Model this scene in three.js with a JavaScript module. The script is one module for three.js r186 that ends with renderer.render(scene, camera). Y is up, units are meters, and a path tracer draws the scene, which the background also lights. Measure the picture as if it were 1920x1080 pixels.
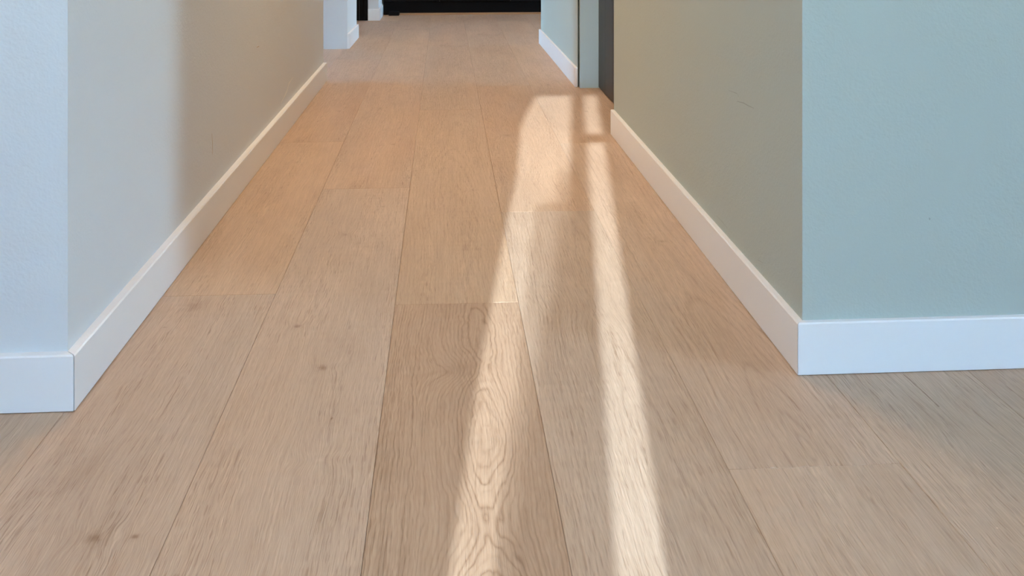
import * as THREE from 'three';
import { mergeGeometries } from 'three/addons/utils/BufferGeometryUtils.js';
import { Sky } from 'three/addons/objects/Sky.js';
import { RectAreaLightUniformsLib } from 'three/addons/lights/RectAreaLightUniformsLib.js';

RectAreaLightUniformsLib.init();
const scene = new THREE.Scene();

// ------------------------------------------------------------------ camera
// level camera 0.81 m above the floor, turned 3.8 degrees to the right of the hallway's axis; the lens is shifted down
const F = 1920;
const camera = new THREE.PerspectiveCamera(2 * Math.atan(540 / F) * 180 / Math.PI, 1920 / 1080, 0.05, 60);
camera.position.set(0, 0.81, 0);
camera.rotation.y = -Math.atan(128 / F);
camera.setViewOffset(1920, 1080, 0, 692, 1920, 1080);
scene.add(camera);

// ------------------------------------------------------------------ sky, sun, exposure
const SUN = new THREE.Vector3(0.125, -0.33, -1).normalize();       // the way the sunlight travels
const sky = new Sky();
sky.scale.setScalar(1000);
sky.material.uniforms.turbidity.value = 2;
sky.material.uniforms.rayleigh.value = 1.3;
sky.material.uniforms.mieCoefficient.value = 0.003;
sky.material.uniforms.mieDirectionalG.value = 0.7;
sky.material.uniforms.cloudCoverage.value = 0;
sky.material.uniforms.sunPosition.value.copy(SUN).negate();
scene.add(sky);
scene.environmentIntensity = 12;
const sun = new THREE.DirectionalLight(new THREE.Color().setRGB(0.83, 1, 1.17), 9.9);
sun.position.copy(SUN).multiplyScalar(-12);
sun.shadow.radius = 0.75;
sun.castShadow = true;
sun.shadow.mapSize.set(4096, 4096);
Object.assign(sun.shadow.camera, { left: -7, right: 7, top: 7, bottom: -7, near: 0.5, far: 30 });
scene.add(sun, sun.target);

const renderer = new THREE.WebGLRenderer({ antialias: true });
renderer.toneMapping = THREE.LinearToneMapping;
renderer.toneMappingExposure = 1.17;
renderer.shadowMap.enabled = true;

// ------------------------------------------------------------------ helpers
const rng = (s) => () => { s = (s + 0x6d2b79f5) | 0; let t = Math.imul(s ^ (s >>> 15), 1 | s); t = (t + Math.imul(t ^ (t >>> 7), 61 | t)) ^ t; return ((t ^ (t >>> 14)) >>> 0) / 4294967296; };
const GR = new Float32Array(65536);
{ const r = rng(11); for (let i = 0; i < 65536; i++) GR[i] = r() * 2 - 1; }
const h2 = (x, y) => GR[(Math.imul(x, 374761393) ^ Math.imul(y, 668265263) ^ (Math.imul(x + 17 * y, 2246822519) >>> 13)) & 65535];
function n2(x, y) {                                                // smooth value noise, -1 .. 1
  const ix = Math.floor(x), iy = Math.floor(y), fx = x - ix, fy = y - iy;
  const sx = fx * fx * (3 - 2 * fx), sy = fy * fy * (3 - 2 * fy);
  const a = h2(ix, iy), b = h2(ix + 1, iy), c = h2(ix, iy + 1), d = h2(ix + 1, iy + 1);
  return (a + (b - a) * sx) * (1 - sy) + (c + (d - c) * sx) * sy;
}
const lin = (r, g, b) => new THREE.Color().setRGB(r, g, b);
const toByte = (x) => { x = Math.max(0, Math.min(1, x)); return Math.round(255 * (x <= 0.0031308 ? 12.92 * x : 1.055 * Math.pow(x, 1 / 2.4) - 0.055)); };
const smooth = (a, b, x) => { x = Math.max(0, Math.min(1, (x - a) / (b - a))); return x * x * (3 - 2 * x); };

const used = {};
function numbered(name) { const n = (used[name] = (used[name] ?? -1) + 1); return n ? name + '_' + String(n).padStart(3, '0') : name; }
function mesh(name, geometry, material, parent = scene) {
  const m = new THREE.Mesh(Array.isArray(geometry) ? mergeGeometries(geometry.map((g) => g.index ? g.toNonIndexed() : g)) : geometry, material);
  m.name = parent === scene ? numbered(name) : name;
  m.castShadow = m.receiveShadow = true;
  parent.add(m);
  return m;
}
function struct(name, geometry, material) { const m = mesh(name, geometry, material); m.userData.kind = 'structure'; return m; }
function structGroup(name) { const g = new THREE.Group(); g.name = numbered(name); g.userData.kind = 'structure'; scene.add(g); return g; }
function thing(name, label, category, position = [0, 0, 0], group) {
  const g = new THREE.Group(); g.name = numbered(name); g.position.set(...position);
  g.userData = { label, category }; if (group) g.userData.group = group;
  scene.add(g); return g;
}
function box(x0, x1, y0, y1, z0, z1) {                             // box with uv in metres
  const g = new THREE.BoxGeometry(x1 - x0, y1 - y0, z1 - z0).translate((x0 + x1) / 2, (y0 + y1) / 2, (z0 + z1) / 2);
  const p = g.attributes.position, n = g.attributes.normal, uv = g.attributes.uv;
  for (let i = 0; i < p.count; i++) {
    if (Math.abs(n.getX(i)) > 0.5) uv.setXY(i, -p.getZ(i), p.getY(i));
    else if (Math.abs(n.getZ(i)) > 0.5) uv.setXY(i, p.getX(i), p.getY(i));
    else uv.setXY(i, p.getX(i), -p.getZ(i));
  }
  return g.toNonIndexed();
}
function prism(points, y0, y1) {                                   // a wall from its footprint, [x, z] pairs
  const s = new THREE.Shape(points.map(([x, z]) => new THREE.Vector2(x, -z)));
  return new THREE.ExtrudeGeometry(s, { depth: y1 - y0, bevelEnabled: false }).rotateX(-Math.PI / 2).translate(0, y0, 0);
}
// a board with a small chamfer along its top front edge, its back on the line a -> b, its face to the left of a -> b; ends cut at a mitre
function board(a, b, H, T, y0, cutA = 0, cutB = 0) {
  const A = new THREE.Vector2(...a), B = new THREE.Vector2(...b), d = B.clone().sub(A).normalize(), n = new THREE.Vector2(d.y, -d.x);
  const prof = [[0, y0], [T, y0], [T, H - 0.0025], [T - 0.0025, H], [0, H]];
  const at = (P, s, t, y) => new THREE.Vector3(P.x + d.x * s + n.x * t, y, P.y + d.y * s + n.y * t);
  const r0 = prof.map(([t, y]) => at(A, -cutA * t, t, y)), r1 = prof.map(([t, y]) => at(B, cutB * t, t, y));
  const pos = [], uv = [], L = A.distanceTo(B);
  const tri = (p, q, r, u) => { for (const [v, w] of [[p, u[0]], [q, u[1]], [r, u[2]]]) { pos.push(v.x, v.y, v.z); uv.push(...w); } };
  for (let i = 0; i < 5; i++) {
    const j = (i + 1) % 5, u0 = [0, prof[i][1] + prof[i][0]], u1 = [0, prof[j][1] + prof[j][0]], w0 = [L, u0[1]], w1 = [L, u1[1]];
    tri(r0[i], r0[j], r1[j], [u0, u1, w1]); tri(r0[i], r1[j], r1[i], [u0, w1, w0]);
  }
  for (let i = 1; i < 4; i++) { tri(r0[0], r0[i + 1], r0[i], [[0, 0], [0, 0.05], [0.02, 0]]); tri(r1[0], r1[i], r1[i + 1], [[0, 0], [0.02, 0], [0, 0.05]]); }
  const g = new THREE.BufferGeometry();
  g.setAttribute('position', new THREE.Float32BufferAttribute(pos, 3));
  g.setAttribute('uv', new THREE.Float32BufferAttribute(uv, 2));
  g.computeVertexNormals();
  return g;
}

// ------------------------------------------------------------------ oak
const PW = 0.26, PL = 2.2, TW = 512, TH = 2048;
function oak(seed, o = {}) {
  const { base = [0.53, 0.375, 0.265], spacing = 0.0065, contrast = 0.16, uc = 0, D0 = 0.02, slope = 0.05, vTop = 1.1, knots = [], marks = [], curl = 0, poreDark = 0.16, mottle = 0.05, fleck = 0.35, crisp = 0, vMax = 9 } = o;
  const col = new Uint8Array(TW * TH * 4), bmp = new Uint8Array(TW * TH), so = seed * 37.7;
  for (let j = 0; j < TH; j++) {
    const v = (j + 0.5) / TH * PL;
    const ucv = uc + 0.03 * n2(v * 0.9, so), D = D0 + slope * vMax * Math.tanh((v - vTop) / vMax) + 0.022 * n2(v * 0.8, so + 9) + 0.006 * n2(v * 4, so + 5);
    for (let i = 0; i < TW; i++) {
      const u = ((i + 0.5) / TW - 0.5) * PW;
      let du = u - ucv + 0.007 * n2(u * 13 + so, v * 2.6), q = u + 0.004 * n2(u * 24 + so, v * 5) + 0.0011 * n2(u * 110 + so, v * 26) + 0.0005 * n2(u * 260 - so, v * 70), extra = 0, dark = 0, smudge = 0;
      for (const k of knots) {
        const a = (u - k[0]) / k[2], b = (v - k[1]) / (k[2] * (k[5] ?? 1.7));
        const e = a * a + b * b;
        if (e > 30) continue;
        extra += k[3] * Math.exp(-e * 0.35);
        q += (u - k[0]) * 0.5 * Math.exp(-e * 0.2);
        const w = e * (1 + 0.5 * n2(u * 260 + so, v * 190));
        dark += (k[4] ?? 0.3) * Math.exp(-w * 3);
        smudge += (k[6] ?? 0.05) * Math.exp(-w * 0.6);
      }
      let f = Math.sqrt(du * du + D * D * 0.55) + extra + 0.0016 * n2(u * 40 + so, v * 7);
      if (curl) f += curl * (n2(u * 95 + so, v * 34) * 0.0016 + n2(u * 210 - so, v * 70) * 0.0006);
      f += 0.0009 * n2(u * 70 + so, v * 15) + 0.0005 * n2(u * 150 - so, v * 40);
      const ph = f / spacing, id = Math.floor(ph), p = ph - id;
      const broken = crisp + (1 - crisp) * (0.3 + 0.7 * smooth(-0.55, 0.35, n2(q * 640 + so, v * 32)));
      const amp = (0.25 + 0.75 * Math.abs(h2(id, seed * 13))) * broken, line = Math.exp(-Math.pow((p - 0.5) / 0.17, 2)) * amp;
      const tail = p < 0.5 ? Math.pow(p * 2, 3) * 0.4 * amp : 0;
      const g1 = n2(q * 520 + so, v * 9), g2 = n2(q * 1250 - so, v * 26), g3 = n2(q * 300, v * 4.5 + so), g4 = n2(q * 1000 + so, v * 75);
      const porePatch = 0.25 + 0.75 * smooth(-0.35, 0.6, n2(q * 34 + so, v * 2.2) + 0.6 * line);
      const pore = smooth(0.22, 0.7, n2(q * 900 + so * 2, v * 34)) * porePatch;
      const light = smooth(0.35, 0.8, n2(q * 820 - so * 3, v * 30)) * porePatch;
      let l = 1 + mottle * n2(u * 9 + so, v * 2.2) + mottle * 0.9 * n2(u * 24, v * 7 + so) + mottle * 0.6 * n2(u * 60 + so, v * 22) + 0.06 * g1 + 0.075 * g2 + 0.04 * g3 + 0.065 * g4 - contrast * (line + tail) - poreDark * 1.25 * pore + fleck * 0.4 * light;
      l -= dark + smudge;
      let crack = 0;
      for (const m of marks) {                                     // a dark check or a filled crack: [u0, v0, u1, v1, half width, depth]
        const mx = m[2] - m[0], my = m[3] - m[1], t = Math.max(0, Math.min(1, ((u - m[0]) * mx + (v - m[1]) * my) / (mx * mx + my * my)));
        const dx = u - m[0] - t * mx + 0.0012 * n2(v * 60, so), dy = v - m[1] - t * my, w = m[4] * (0.5 + 0.7 * Math.abs(n2(v * 90, so + 3)));
        crack += m[5] * Math.exp(-(dx * dx + dy * dy) / (w * w));
      }
      l = Math.max(0.15, l - crack);
      const d = 1 - l, o4 = (j * TW + i) * 4;
      const warm = 0.03 * n2(u * 7 - so, v * 1.6 + 4);
      col[o4] = toByte(base[0] * (1 - d * 0.85) * (1 + warm));
      col[o4 + 1] = toByte(base[1] * (1 - d * 1.02));
      col[o4 + 2] = toByte(base[2] * (1 - d * 1.15) * (1 - warm));
      col[o4 + 3] = 255;
      bmp[j * TW + i] = Math.max(0, Math.min(255, 150 + 24 * g1 + 30 * g2 + 18 * g4 - 70 * (line + tail) * (0.5 + contrast * 2) - 75 * pore + 20 * light - 90 * Math.min(1, dark + crack)));
    }
  }
  const tex = (data, format) => { const t = new THREE.DataTexture(data, TW, TH, format); t.magFilter = THREE.LinearFilter; t.minFilter = THREE.LinearMipmapLinearFilter; t.generateMipmaps = true; t.wrapS = t.wrapT = THREE.ClampToEdgeWrapping; t.needsUpdate = true; return t; };
  const map = tex(col, THREE.RGBAFormat); map.colorSpace = THREE.SRGBColorSpace;
  return new THREE.MeshStandardMaterial({ map, bumpMap: tex(bmp, THREE.RedFormat), bumpScale: 0.0009, roughness: 0.5, name: 'oak' });
}

// ------------------------------------------------------------------ plain materials
function grainMap(size, fn) {
  const d = new Uint8Array(size * size);
  for (let j = 0; j < size; j++) for (let i = 0; i < size; i++) d[j * size + i] = Math.max(0, Math.min(255, fn(i, j)));
  const t = new THREE.DataTexture(d, size, size, THREE.RedFormat);
  t.wrapS = t.wrapT = THREE.RepeatWrapping; t.magFilter = THREE.LinearFilter; t.needsUpdate = true;
  return t;
}
const wrapNoise = (i, j, size, period) => {                        // value noise that repeats at the texture's edge
  const x = i / size * period, y = j / size * period, ix = Math.floor(x), iy = Math.floor(y), fx = x - ix, fy = y - iy;
  const s = fx * fx * (3 - 2 * fx), t = fy * fy * (3 - 2 * fy), a = (p, q) => h2(p % period + 900, q % period + 300);
  return (a(ix, iy) * (1 - s) + a(ix + 1, iy) * s) * (1 - t) + (a(ix, iy + 1) * (1 - s) + a(ix + 1, iy + 1) * s) * t;
};
const roller = grainMap(512, (i, j) => 128 + 40 * wrapNoise(i, j, 512, 128) + 45 * wrapNoise(i, j, 512, 64) + 40 * wrapNoise(i, j, 512, 16) + 30 * wrapNoise(i, j, 512, 6));
roller.repeat.set(3, 3);
const paint = (c, rough = 0.75, bump = 0.0005) => new THREE.MeshStandardMaterial({ color: c, roughness: rough, bumpMap: roller, bumpScale: bump });
const M = {
  white: paint(lin(0.74, 0.755, 0.765)),
  sage: paint(lin(0.485, 0.525, 0.475)),
  ceiling: paint(lin(0.82, 0.81, 0.79), 0.9),
  trim: new THREE.MeshStandardMaterial({ color: lin(0.91, 0.905, 0.90), roughness: 0.38, bumpMap: roller, bumpScale: 0.00015 }),
  lining: new THREE.MeshStandardMaterial({ color: lin(0.50, 0.66, 0.74), roughness: 0.45 }),
  black: new THREE.MeshPhysicalMaterial({ color: lin(0.006, 0.0055, 0.006), roughness: 0.6, specularIntensity: 0.15 }),
  blackDoor: new THREE.MeshStandardMaterial({ color: lin(0.03, 0.031, 0.033), roughness: 0.45 }),
  steel: new THREE.MeshStandardMaterial({ color: lin(0.5, 0.5, 0.5), metalness: 1, roughness: 0.35 }),
  subfloor: new THREE.MeshStandardMaterial({ color: lin(0.20, 0.13, 0.08), roughness: 0.95 }),
  strip: new THREE.MeshStandardMaterial({ color: lin(0.42, 0.22, 0.10), roughness: 0.6 }),
  stone: new THREE.MeshStandardMaterial({ color: lin(0.05, 0.05, 0.052), roughness: 0.3 }),
  frame: new THREE.MeshStandardMaterial({ color: lin(0.7, 0.7, 0.7), roughness: 0.5 }),
  glass: new THREE.MeshPhysicalMaterial({ color: lin(0.97, 0.98, 0.98), roughness: 0, transmission: 1, thickness: 0 }),
  curtain: new THREE.MeshPhysicalMaterial({ color: lin(0.66, 0.60, 0.50), roughness: 1, transmission: 0.10, thickness: 0, side: THREE.DoubleSide }),
  net: new THREE.MeshStandardMaterial({ color: lin(0.8, 0.8, 0.8), roughness: 1, transparent: true, opacity: 0.32 }),
  canvas: new THREE.MeshStandardMaterial({ color: lin(0.35, 0.33, 0.30), roughness: 0.95 }),
  terrace: new THREE.MeshStandardMaterial({ color: lin(0.30, 0.29, 0.27), roughness: 0.95 }),
};

// ------------------------------------------------------------------ the floor: planks 26 cm wide, 2.2 m long
const floor = structGroup('floor');
const HX = [-3.3, 4.3], HZ = [-9.25, 1.25];
mesh('subfloor', box(HX[0], HX[1], -0.2, -0.0145, HZ[0], HZ[1]), M.subfloor, floor);
const W = {
  a: oak(1, { spacing: 0.009, contrast: 0.07, uc: -0.03, D0: 0.06, slope: 0.02, knots: [[-0.03, 1.50, 0.022, 0.012, 0.05, 2.6, 0.10], [0.035, 1.332, 0.014, 0.01, 0.30, 1.0, 0.10], [0.088, 1.331, 0.009, 0.006, 0.5, 0.9, 0.05], [-0.027, 2.14, 0.016, 0.01, 0.12, 2.0, 0.14], [-0.06, 2.03, 0.005, 0.002, 0.35, 0.8, 0.02]], poreDark: 0.2 }),
  b: oak(2, { spacing: 0.010, contrast: 0.06, uc: 0.02, D0: 0.05, slope: 0.015, knots: [[-0.058, 1.16, 0.011, 0.01, 0.42, 1.0, 0.08], [0.014, 0.966, 0.012, 0.009, 0.34, 1.2, 0.10], [0.047, 0.649, 0.014, 0.009, -0.22, 0.8, 0.08], [0.051, 0.776, 0.003, 0.001, 0.6, 2.5, 0], [-0.02, 1.75, 0.012, 0.01, 0.2, 1.2, 0.06], [0.06, 2.0, 0.01, 0.01, 0.2, 1.2, 0.06]], poreDark: 0.17 }),
  c: oak(3, { base: [0.46, 0.305, 0.20], spacing: 0.0056, contrast: 0.33, crisp: 0.55, uc: 0.025, D0: 0.03, slope: 0.05, curl: 1, knots: [[0.0, 1.88, 0.03, 0.022, 0.10, 1.5, 0.03], [-0.022, 1.86, 0.016, 0.010, 0.10, 1.2, 0.02], [0.022, 1.39, 0.034, 0.03, 0.06, 2.2, 0.02], [0.06, 1.62, 0.02, -0.012, 0.05, 2.5, 0.02]], poreDark: 0.12, mottle: 0.04 }),
  d: oak(4, { base: [0.52, 0.375, 0.265], crisp: 0.3, spacing: 0.0068, contrast: 0.17, uc: 0.03, D0: 0.05, slope: 0.03, curl: 0.6, knots: [[0.01, 1.50, 0.03, 0.012, 0.05, 1.6, 0.02]], poreDark: 0.14 }),
  e: oak(5, { base: [0.53, 0.36, 0.24], spacing: 0.0062, contrast: 0.15, uc: -0.05, D0: 0.03, slope: 0.05, curl: 1.3, knots: [[-0.03, 0.30, 0.035, 0.02, 0.04, 1.8, 0.02], [0.04, 0.7, 0.03, 0.02, 0.04, 2, 0.02], [-0.05, 1.0, 0.02, 0.012, 0.2, 1.2, 0.03]] }),
  f: oak(6, { base: [0.555, 0.395, 0.275], spacing: 0.0105, contrast: 0.09, uc: 0.09, D0: 0.09, slope: 0.005, poreDark: 0.13, fleck: 0.4 }),
  g: oak(7, { base: [0.55, 0.395, 0.28], spacing: 0.011, contrast: 0.17, crisp: 0.5, uc: -0.02, D0: 0.0, slope: 0.27, vTop: 0.0, vMax: 0.3, poreDark: 0.13, fleck: 0.4, knots: [[-0.002, 1.06, 0.011, 0.008, 0.2, 1.2, 0.08]] }),
  h: oak(8, { base: [0.55, 0.39, 0.27], spacing: 0.010, contrast: 0.12, uc: 0.0, D0: 0.04, slope: 0.04, poreDark: 0.14, fleck: 0.4, marks: [[0.013, 1.15, 0.008, 1.27, 0.0016, 0.55]], knots: [[0.0385, 1.036, 0.0022, 0, -0.6, 1, 0], [-0.0555, 1.008, 0.0018, 0, -0.5, 1, 0], [-0.0735, 0.816, 0.0022, 0, -0.6, 1, 0], [0.0785, 1.22, 0.003, 0, 0.3, 1, 0], [0.012, 1.10, 0.018, 0.012, 0.06, 2.4, 0.06], [0.09, 0.87, 0.016, 0.01, 0.2, 0.9, 0.05]] }),
  i: oak(9, { base: [0.53, 0.36, 0.235], spacing: 0.0085, contrast: 0.11, uc: 0.02, D0: 0.0, slope: 0.07, vTop: 0.0, curl: 0.5, knots: [[0.06, 0.9, 0.013, 0.01, 0.2, 1.2, 0.06]] }),
  j: oak(10, { base: [0.535, 0.365, 0.245], spacing: 0.009, contrast: 0.08, uc: -0.02, D0: 0.05, slope: 0.02, knots: [[0.05, 0.6, 0.012, 0.01, 0.25, 1.3, 0.06], [-0.04, 1.3, 0.014, 0.01, 0.15, 1.5, 0.08]] }),
  k: oak(11, { base: [0.51, 0.35, 0.235], spacing: 0.008, contrast: 0.11, uc: 0.03, D0: 0.02, slope: 0.06, knots: [[-0.03, 1.6, 0.013, 0.01, 0.25, 1.3, 0.06]] }),
  l: oak(12, { base: [0.545, 0.375, 0.25], spacing: 0.011, contrast: 0.06, uc: 0.06, D0: 0.07, slope: 0.01 }),
};
const general = [W.j, W.k, W.l, W.i, W.g];
function plank(x0, x1, zn, zf, u0, flipU, flipV) {                 // near end zn, far end zf; chamfered top edges
  const g = 0.0002, c = 0.0007, t = 0.014, a = x0 + g, b = x1 - g, n = zn - g, f = zf + g;
  const P = [[a, -t, n], [b, -t, n], [b, -t, f], [a, -t, f], [a, -c, n], [b, -c, n], [b, -c, f], [a, -c, f], [a + c, 0, n - c], [b - c, 0, n - c], [b - c, 0, f + c], [a + c, 0, f + c]];
  const Q = [[8, 9, 10, 11], [4, 5, 9, 8], [5, 6, 10, 9], [6, 7, 11, 10], [7, 4, 8, 11], [0, 1, 5, 4], [1, 2, 6, 5], [2, 3, 7, 6], [3, 0, 4, 7]];
  const pos = [], uv = [];
  const put = (i) => { const p = P[i]; pos.push(...p); let u = (p[0] - u0) / PW, v = (zn - p[2]) / PL; if (flipU) u = 1 - u; if (flipV) v = 1 - v; uv.push(Math.min(0.999, Math.max(0.001, u)), Math.min(0.9995, Math.max(0.0005, v))); };
  for (const [i, j, k, l] of Q) { put(i); put(j); put(k); put(i); put(k); put(l); }
  const geo = new THREE.BufferGeometry();
  geo.setAttribute('position', new THREE.Float32BufferAttribute(pos, 3));
  geo.setAttribute('uv', new THREE.Float32BufferAttribute(uv, 2));
  geo.computeVertexNormals();
  return geo;
}
{
  const r = rng(77);
  // joints between the boards of a row, and the boards that show plainly: row -> [first joint's z, lengths ..., chosen boards]
  const rows = {
    0: { z: [1.25, -0.04, -2.242, -3.755, -5.955, -8.155, HZ[0]], w: [W.l, W.a, W.l, W.j, W.k, W.l] },
    1: { z: [1.25, -0.9, -3.1, -5.3, -7.5, HZ[0]], w: [W.k, W.b, W.j, W.l, W.j] },
    2: { z: [1.25, 0.03, -2.16, -4.35, -6.55, -8.75, HZ[0]], w: [W.j, W.c, W.i, W.k, W.j, W.l] },
    3: { z: [1.25, -0.63, -2.824, -4.96, -7.16, HZ[0]], w: [W.k, W.d, W.e, W.k, W.j] },
    4: { z: [1.25, 0.70, -1.482, -3.68, -5.88, -8.08, HZ[0]], w: [W.j, W.f, W.g, W.j, W.l, W.k] },
    5: { z: [1.25, -0.5, -2.7, -4.9, -7.1, HZ[0]], w: [W.j, W.h, W.j, W.k, W.l] },
    '-1': { z: [1.25, -0.6, -2.8, -5.0, -7.2, HZ[0]], w: [W.k, W.f, W.k, W.f, W.j] },
  };
  for (let k = -11; k <= 14; k++) {
    const x0 = Math.max(HX[0], -0.622 + k * PW), x1 = Math.min(HX[1], -0.622 + (k + 1) * PW);
    if (x1 - x0 < 0.02) continue;
    let row = rows[k];
    if (!row) {
      const z = [HZ[1]]; let at = HZ[1] - 0.3 - r() * 1.9;
      while (at > HZ[0] + 0.25) { z.push(at); at -= PL; }
      z.push(HZ[0]); row = { z, w: z.map(() => general[Math.floor(r() * general.length)]), f: true };
    }
    for (let i = 0; i + 1 < row.z.length; i++)
      mesh('plank', plank(x0, x1, row.z[i], row.z[i + 1], -0.622 + k * PW, row.f && r() < 0.5, row.f && r() < 0.5), row.w[i], floor);
  }
}

// ------------------------------------------------------------------ walls and ceiling
const CH = 2.6, BH = 0.0935, BT = 0.013, GAP = 0.0012;
struct('ceiling', box(-3.55, 4.55, CH, CH + 0.2, -9.5, 1.5), M.ceiling);
struct('wall_left', prism([[-3.3, -1.743], [-0.622, -1.743], [-0.599, -5.16], [-0.719, -5.16], [-0.742, -1.863], [-3.3, -1.863]], 0, CH), M.white);
// the sage wall: front face, hallway face up to the door, lintel over the door, hallway face behind it, and the wall of the far room
struct('wall_right', [
  prism([[0.639, -1.79], [4.3, -1.79], [4.3, -1.91], [0.759, -1.91], [0.759, -3.818], [0.639, -3.818]], 0, CH),
  box(0.639, 0.759, 2.08, CH, -4.90, -3.818),
  prism([[0.643, -4.90], [0.6445, -4.90], [0.6445, -4.94], [0.6525, -4.94], [0.6525, -4.90], [0.759, -4.90], [0.759, -6.50], [4.3, -6.50], [4.3, -6.62], [0.630, -6.62]], 0, CH),
], M.sage);
struct('wall_far_left', prism([[-3.3, -6.43], [-0.600, -6.43], [-0.592, -7.028], [-0.712, -7.028], [-0.72, -6.55], [-3.3, -6.55]], 0, CH), M.white);
struct('wall_far_stub', box(-0.601, -0.518, 0, CH, -9.25, -8.205), M.white);
struct('wall_end', box(-3.55, 4.55, -0.2, CH, -9.5, -9.25), M.white);
// openings above the left side's two doorways
struct('trim_1', box(-0.719, -0.599, 2.1, CH, -6.43, -5.16), M.white);
struct('trim_3', box(-0.712, -0.592, 2.1, CH, -8.205, -7.028), M.white);
function outerWall(name, axis, at0, at1, s0, s1, holes, m) {        // a thick outer wall with rectangular openings [s0, s1, y0, y1]
  const parts = [], put = (a, b, y0, y1) => { if (b - a > 1e-4 && y1 - y0 > 1e-4) parts.push(axis === 'x' ? box(at0, at1, y0, y1, a, b) : box(a, b, y0, y1, at0, at1)); };
  let s = s0;
  for (const [a, b, y0, y1] of [...holes].sort((p, q) => p[0] - q[0])) { put(s, a, -0.2, CH); put(a, b, -0.2, y0); put(a, b, y1, CH); s = b; }
  put(s, s1, -0.2, CH);
  return struct(name, parts, m);
}
const backHole = [-1.75, 1.45, 0, 2.03];
outerWall('wall_back', 'z', 1.25, 1.5, -3.55, 4.55, [backHole], M.white);
const sideHoles = [[-0.24, 0.46, 0.02, 2.4], [-7.9, -6.76, 0.02, 2.3]];
outerWall('wall_side_right', 'x', 4.3, 4.55, -9.25, 1.25, sideHoles, M.white);
const leftHoles = [[-5.95, -5.2, 0.02, 2.3], [-8.7, -8.0, 0.02, 2.3]];
outerWall('wall_side_left', 'x', -3.55, -3.3, -9.25, 1.25, leftHoles, M.white);

// hairline scratches and chips in the paint, thin raised flakes a fraction of a millimetre proud of the wall
function scratch(wall, points, width, c, front = false) {                         // a ribbon through the points, tapered at both ends, turned to the normal n
  const m = new THREE.MeshStandardMaterial({ color: c, roughness: 0.9 }), P = points.map((p) => new THREE.Vector3(...p)), flat = !front;
  const n = flat ? new THREE.Vector3(1, 0, 0) : new THREE.Vector3(0, 0, 1), pos = [], ix = [];
  P.forEach((p, i) => {
    const d = P[Math.min(i + 1, P.length - 1)].clone().sub(P[Math.max(i - 1, 0)]).normalize(), side = d.cross(n).multiplyScalar(width * (0.25 + 0.75 * Math.sin(Math.PI * (i + 0.3) / (P.length - 0.4))) / 2);
    pos.push(...p.clone().add(side).toArray(), ...p.clone().sub(side).toArray());
    if (i) { const a = i * 2; ix.push(a - 2, a - 1, a + 1, a - 2, a + 1, a); }
  });
  const g = new THREE.BufferGeometry();
  g.setAttribute('position', new THREE.Float32BufferAttribute(pos, 3)); g.setIndex(ix); g.computeVertexNormals();
  mesh('scratch', g, m, wall);
}
{
  const left = scene.getObjectByName('wall_left'), right = scene.getObjectByName('wall_right'), xl = (z) => -0.622 + 0.023 * (-z - 1.743) / 3.417 + 0.0004;
  const dark = lin(0.36, 0.38, 0.34), pale = lin(0.86, 0.85, 0.82), tan = lin(0.55, 0.40, 0.28);
  scratch(left, [[0.172, -4.162], [0.164, -4.063], [0.144, -4.022], [0.132, -3.956], [0.122, -3.879]].map(([y, z]) => [xl(z), y, z]), 0.010, pale);
  scratch(left, [[0.24, -2.769], [0.21, -2.776], [0.182, -2.776]].map(([y, z]) => [xl(z), y, z]), 0.004, tan);
  scratch(left, [[0.39, -3.40], [0.388, -3.44]].map(([y, z]) => [xl(z), y, z]), 0.003, tan);
  const rx = 0.6386;
  for (const [pts, w] of [[[[0.425, -2.261], [0.429, -2.198], [0.424, -2.182]], 0.0014], [[[0.412, -2.198], [0.417, -2.150], [0.4174, -2.116], [0.4194, -2.075]], 0.0022], [[[0.113, -2.364], [0.114, -2.318], [0.112, -2.274]], 0.0012], [[[0.115, -2.05], [0.12, -2.018]], 0.0012]])
    scratch(right, pts.map(([y, z]) => [rx, y, z]), w, dark);
  scratch(right, [[0.866, 0.1974], [0.871, 0.1925], [0.877, 0.1894]].map(([x, y]) => [x, y, -1.7896]), 0.0007, lin(0.6, 0.65, 0.6), true);
  scratch(right, [[0.8722, 0.2722], [0.8731, 0.2702], [0.8731, 0.2677]].map(([x, y]) => [x, y, -1.7896]), 0.003, dark, true);
}

// ------------------------------------------------------------------ baseboards, mitred at the corners
{
  const bl = structGroup('baseboard_left');
  mesh('board', board([-0.622 - GAP * 1.5, -1.743], [-3.3, -1.743], BH, 0.017, 0.0015, 1, 0), M.trim, bl);
  mesh('board', board([-0.599, -5.16], [-0.622, -1.743 - GAP * 0.5], BH, 0.017, 0.0015, 0, 1), M.trim, bl);
  const br = structGroup('baseboard_right');
  mesh('board', board([4.3, -1.79], [0.639 + GAP * 0.5, -1.79], BH, BT, 0.0015, 0, 1), M.trim, br);
  mesh('board', board([0.639, -1.79 - GAP * 0.5], [0.639, -3.818], BH, BT, 0.0015, 1, 0), M.trim, br);
  const bf = structGroup('baseboard_far_right');
  mesh('board', board([0.643, -4.897], [0.630, -6.633], BH, BT, 0.0015, 0, 0), M.trim, bf);
  const bp = structGroup('baseboard_far_left');
  mesh('board', board([-0.592, -7.028], [-0.600, -6.43], BH, 0.015, 0.0015, 0, 0), M.trim, bp);
  const bs = structGroup('baseboard_stub');
  mesh('board', board([-0.518, -8.205], [-0.601, -8.205], BH, 0.012, 0.0015, 1, 0), M.trim, bs);
  mesh('board', board([-0.518, -8.62], [-0.518, -8.205], BH, 0.012, 0.0015, 0, 1), M.trim, bs);
}

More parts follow.
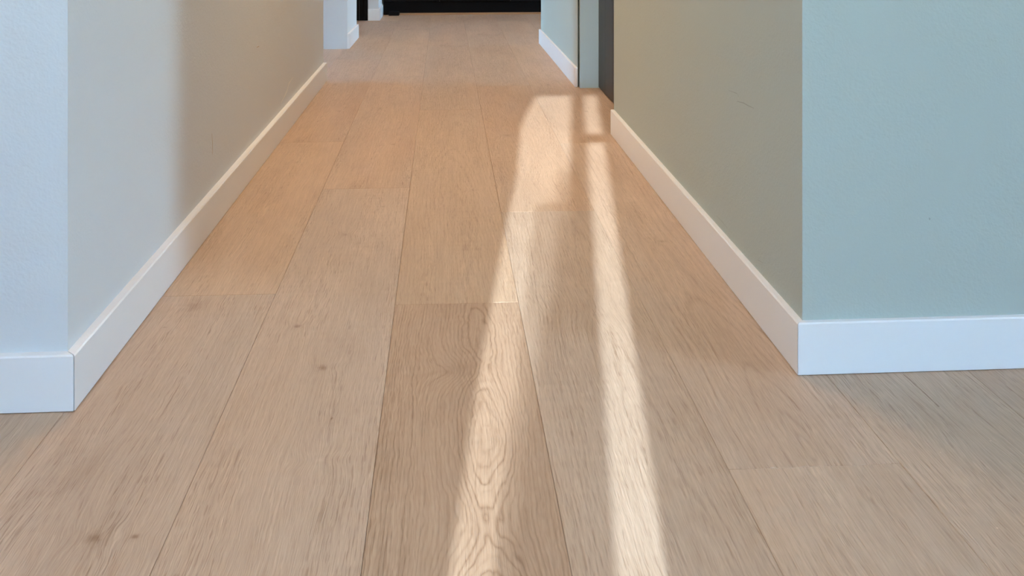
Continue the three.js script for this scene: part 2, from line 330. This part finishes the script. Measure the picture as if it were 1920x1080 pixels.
// ------------------------------------------------------------------ the black door in the hallway's right wall
{
  const d = structGroup('door_1');
  d.userData.label = 'black flush door set back in the sage hallway wall'; 
  // lining: far jamb, near jamb and head, a shadow gap away from the wall
  mesh('jamb', box(0.652, 0.758, 0, 2.06, -4.893, -4.870), M.lining, d);
  mesh('jamb', box(0.646, 0.758, 0, 2.06, -3.848, -3.825), M.lining, d);
  mesh('head', box(0.646, 0.758, 2.04, 2.075, -4.870, -3.848), M.lining, d);
  const g = [];
  for (let i = 0; i < 5; i++) { const a = -4.867 + i * 0.2032; g.push(box(0.740, 0.757, 0.006, 2.037, a + 0.0012, a + 0.2032 - 0.0012)); }
  g.forEach((b) => mesh('panel', b, M.blackDoor, d));
  mesh('core', box(0.745, 0.7565, 0.006, 2.037, -4.866, -3.852), M.black, d);
  const h = mesh('handle', [box(0.700, 0.742, 1.02, 1.04, -3.95, -3.93), box(0.690, 0.704, 1.02, 1.04, -4.07, -3.93)], M.steel, d);
  h.userData.label = 'steel lever handle';
}
{
  const d = structGroup('door_2');
  d.userData.label = 'open black door leaf beside the far white wall stub';
  mesh('leaf', box(-1.44, -0.634, 0.004, 2.05, -8.235, -8.195), M.black, d);
  mesh('edge_strip', box(-0.632, -0.6035, 0.004, 2.05, -8.235, -8.193), M.black, d);
  mesh('lipping', box(-0.6715, -0.668, 0.004, 2.05, -8.1955, -8.1935), M.blackDoor, d);
}

// ------------------------------------------------------------------ the black kitchen units that close the view
{
  const xs = [-0.504, -0.035, 0.565, 1.165, 1.765], names = ['narrow black kitchen unit against the white wall stub', 'black kitchen unit facing the middle of the hallway', 'black kitchen unit cut off by the sage wall end', 'black kitchen unit hidden behind the sage wall'];
  for (let i = 0; i < 4; i++) {
    const w = xs[i + 1] - xs[i], c = thing('kitchen_cabinet', names[i], 'cabinet', [xs[i] + w / 2, 0, -8.68], 'black kitchen units');
    mesh('body', box(-w / 2, w / 2, 0.118, 0.86, -0.56, -0.004), M.black, c);
    mesh('plinth', box(-w / 2, w / 2, 0.001, 0.112, -0.03, -0.012), M.black, c);
    const dr = mesh('door', box(-w / 2 + 0.0015, w / 2 - 0.0015, 0.116, 0.855, -0.004, 0.016), M.black, c);
    mesh('handle', box(-w / 2 + 0.03, w / 2 - 0.03, 0.815, 0.825, 0.016, 0.036), M.steel, dr);
    if (i === 0) mesh('foot', box(-w / 2 + 0.045, -w / 2 + 0.13, 0.0005, 0.03, -0.012, 0.075), M.black, c);
  }
  const t = mesh('worktop', box(-0.515, 1.765, 0.86, 0.89, -9.25, -8.655), M.stone);
  t.userData = { label: 'dark worktop along the black kitchen units', category: 'worktop' };
  struct('trim_2', [box(-0.37, 1.765, 0.0005, 0.016, -8.692, -8.665)], M.strip);
}

// ------------------------------------------------------------------ windows of the side walls
let wn = 0;
function sideWindow(x, [z0, z1, y0, y1]) {
  const w = structGroup('window_' + ++wn), f = 0.05;
  mesh('frame', [box(x - 0.03, x + 0.03, y0, y0 + f, z0, z1), box(x - 0.03, x + 0.03, y1 - f, y1, z0, z1), box(x - 0.03, x + 0.03, y0 + f, y1 - f, z0, z0 + f), box(x - 0.03, x + 0.03, y0 + f, y1 - f, z1 - f, z1)], M.frame, w);
  mesh('pane', box(x - 0.003, x + 0.003, y0 + f, y1 - f, z0 + f, z1 - f), M.glass, w);
}
for (const h of sideHoles) sideWindow(4.46, h);
for (const h of leftHoles) sideWindow(-3.46, h);

// ------------------------------------------------------------------ glazed garden door behind the camera, its curtains drawn to a gap
{
  const w = structGroup('window_' + ++wn), z = 1.34, y1 = 2.03;
  const bar = (x0, x1, a, b) => box(x0, x1, a, b, z - 0.025, z + 0.025);
  mesh('frame', [bar(-1.75, 1.45, 0, 0.05), bar(-1.75, -1.70, 0.05, y1), bar(1.40, 1.45, 0.05, y1)], M.frame, w);
  mesh('stile', bar(-0.166, -0.113, 0.05, y1), M.frame, w);
  mesh('stile', bar(-1.0, -0.94, 0.05, y1), M.frame, w);
  mesh('stile', bar(0.66, 0.72, 0.05, y1), M.frame, w);
  mesh('glazing_bar', bar(-0.113, 0.66, 1.662, 1.698), M.frame, w);
  for (const [a, b] of [[-1.70, -1.0], [-0.94, -0.166], [-0.113, 0.66], [0.72, 1.40]]) mesh('pane', box(a, b, 0.05, y1, z - 0.003, z + 0.003), M.glass, w);
}
function curtain(x0, x1, phase, label, lean = () => 0) {
  const n = 120, m = 10, p = [], uv = [], ix = [];
  for (let j = 0; j <= m; j++) for (let i = 0; i <= n; i++) {
    const s = i / n, x = x0 + s * (x1 - x0), y = 0.02 + (2.42 - 0.02) * j / m;
    p.push(x + s * lean(y), y, 1.15 + 0.022 * Math.sin(x * 52 + phase + 0.4 * Math.sin(y * 1.3))); uv.push(x, y);
  }
  for (let j = 0; j < m; j++) for (let i = 0; i < n; i++) { const a = j * (n + 1) + i; ix.push(a, a + 1, a + n + 2, a, a + n + 2, a + n + 1); }
  const g = new THREE.BufferGeometry();
  g.setAttribute('position', new THREE.Float32BufferAttribute(p, 3)); g.setAttribute('uv', new THREE.Float32BufferAttribute(uv, 2)); g.setIndex(ix); g.computeVertexNormals();
  const c = mesh('curtain', g, M.curtain); c.userData = { label, category: 'curtain', group: 'curtains of the garden door' };
}
curtain(-1.95, -0.315, 0, 'pale blue curtain left of the sunny gap', (y) => 0.028 * (1 - smooth(0.6, 1.15, y)) - 0.03 * smooth(1.4, 1.75, y) + 0.05 * smooth(1.78, 2.0, y));
const net = mesh('net_curtain', box(-0.262, -0.166, 0.1, 1.39, 1.302, 1.304), M.net);
net.userData = { label: 'short net curtain on the left leaf of the garden door', category: 'curtain' };
curtain(-0.026, 1.65, 1.3, 'pale blue curtain right of the sunny gap');
{
  const r = mesh('curtain_rail', new THREE.CylinderGeometry(0.012, 0.012, 3.8, 16).rotateZ(Math.PI / 2).translate(-0.15, 2.435, 1.15), M.steel);
  r.userData = { label: 'steel rail that carries the curtains', category: 'rail' };
  const p = thing('parasol', 'closed garden parasol on the terrace outside the glazed door', 'parasol', [-0.52, 0, 4]);
  mesh('pole', new THREE.CylinderGeometry(0.016, 0.016, 2.2, 16).translate(0, 1.1, 0), M.frame, p);
  mesh('canopy', new THREE.LatheGeometry([[0.001, 2.42], [0.012, 2.36], [0.016, 2.2], [0.026, 2.06], [0.048, 1.92], [0.066, 1.74], [0.075, 1.5], [0.078, 1.2], [0.02, 1.16]].map(([x, y]) => new THREE.Vector2(x, y)), 24), M.canvas, p);
  mesh('base', new THREE.CylinderGeometry(0.2, 0.24, 0.07, 32).translate(0, 0.035, 0), M.terrace, p);
  // terrace roof and garden wall outside the door
  struct('wall_garden', box(-9, 9, -0.2, 2.2, 6, 6.2), M.terrace);
  struct('terrace_roof', box(-3.55, 4.55, 2.45, 2.57, 1.5, 2.65), M.frame);
  struct('ground', box(-25, 25, -0.35, -0.2, -25, 25), M.terrace);
  struct('terrace', box(-8, 8, -0.2, -0.001, 1.5, 9), M.terrace);
}

// ------------------------------------------------------------------ ceiling lamps of the hallway
function ceilingLamp(x, z, label, power, tint = [1, 0.715, 0.455], R = 0.12) {
  const l = thing('ceiling_lamp', label, 'lamp', [x, CH, z], 'ceiling lamps of the hallway');
  mesh('housing', new THREE.CylinderGeometry(R + 0.01, R + 0.01, 0.05, 40).translate(0, -0.025, 0), M.frame, l);
  mesh('diffuser', new THREE.CylinderGeometry(R, R, 0.012, 40).translate(0, -0.056, 0), new THREE.MeshStandardMaterial({ color: lin(0.8, 0.75, 0.65), emissive: lin(...tint), emissiveIntensity: 3 * Math.pow(0.12 / R, 2), roughness: 0.6 }), l);
  const a = new THREE.RectAreaLight(lin(...tint), power * Math.pow(0.12 / R, 2), R * 1.75, R * 1.75);
  a.position.set(0, -0.064, 0); a.rotation.x = -Math.PI / 2;
  l.add(a);
}
ceilingLamp(-0.22, -3.7, 'round warm ceiling lamp over the middle of the hallway', 168, undefined, 0.3);
ceilingLamp(0.02, -6.2, 'round warm ceiling lamp over the far end of the hallway', 85);
ceilingLamp(0.35, -7.85, 'round warm ceiling lamp over the black kitchen units', 85);

ceilingLamp(-0.75, -0.5, 'round white ceiling lamp over the room in front of the hallway', 120, [1, 0.97, 0.93]);
ceilingLamp(2.9, -0.62, 'round white ceiling lamp beside the tall side window', 110, [1, 0.94, 0.86]);

renderer.render(scene, camera);
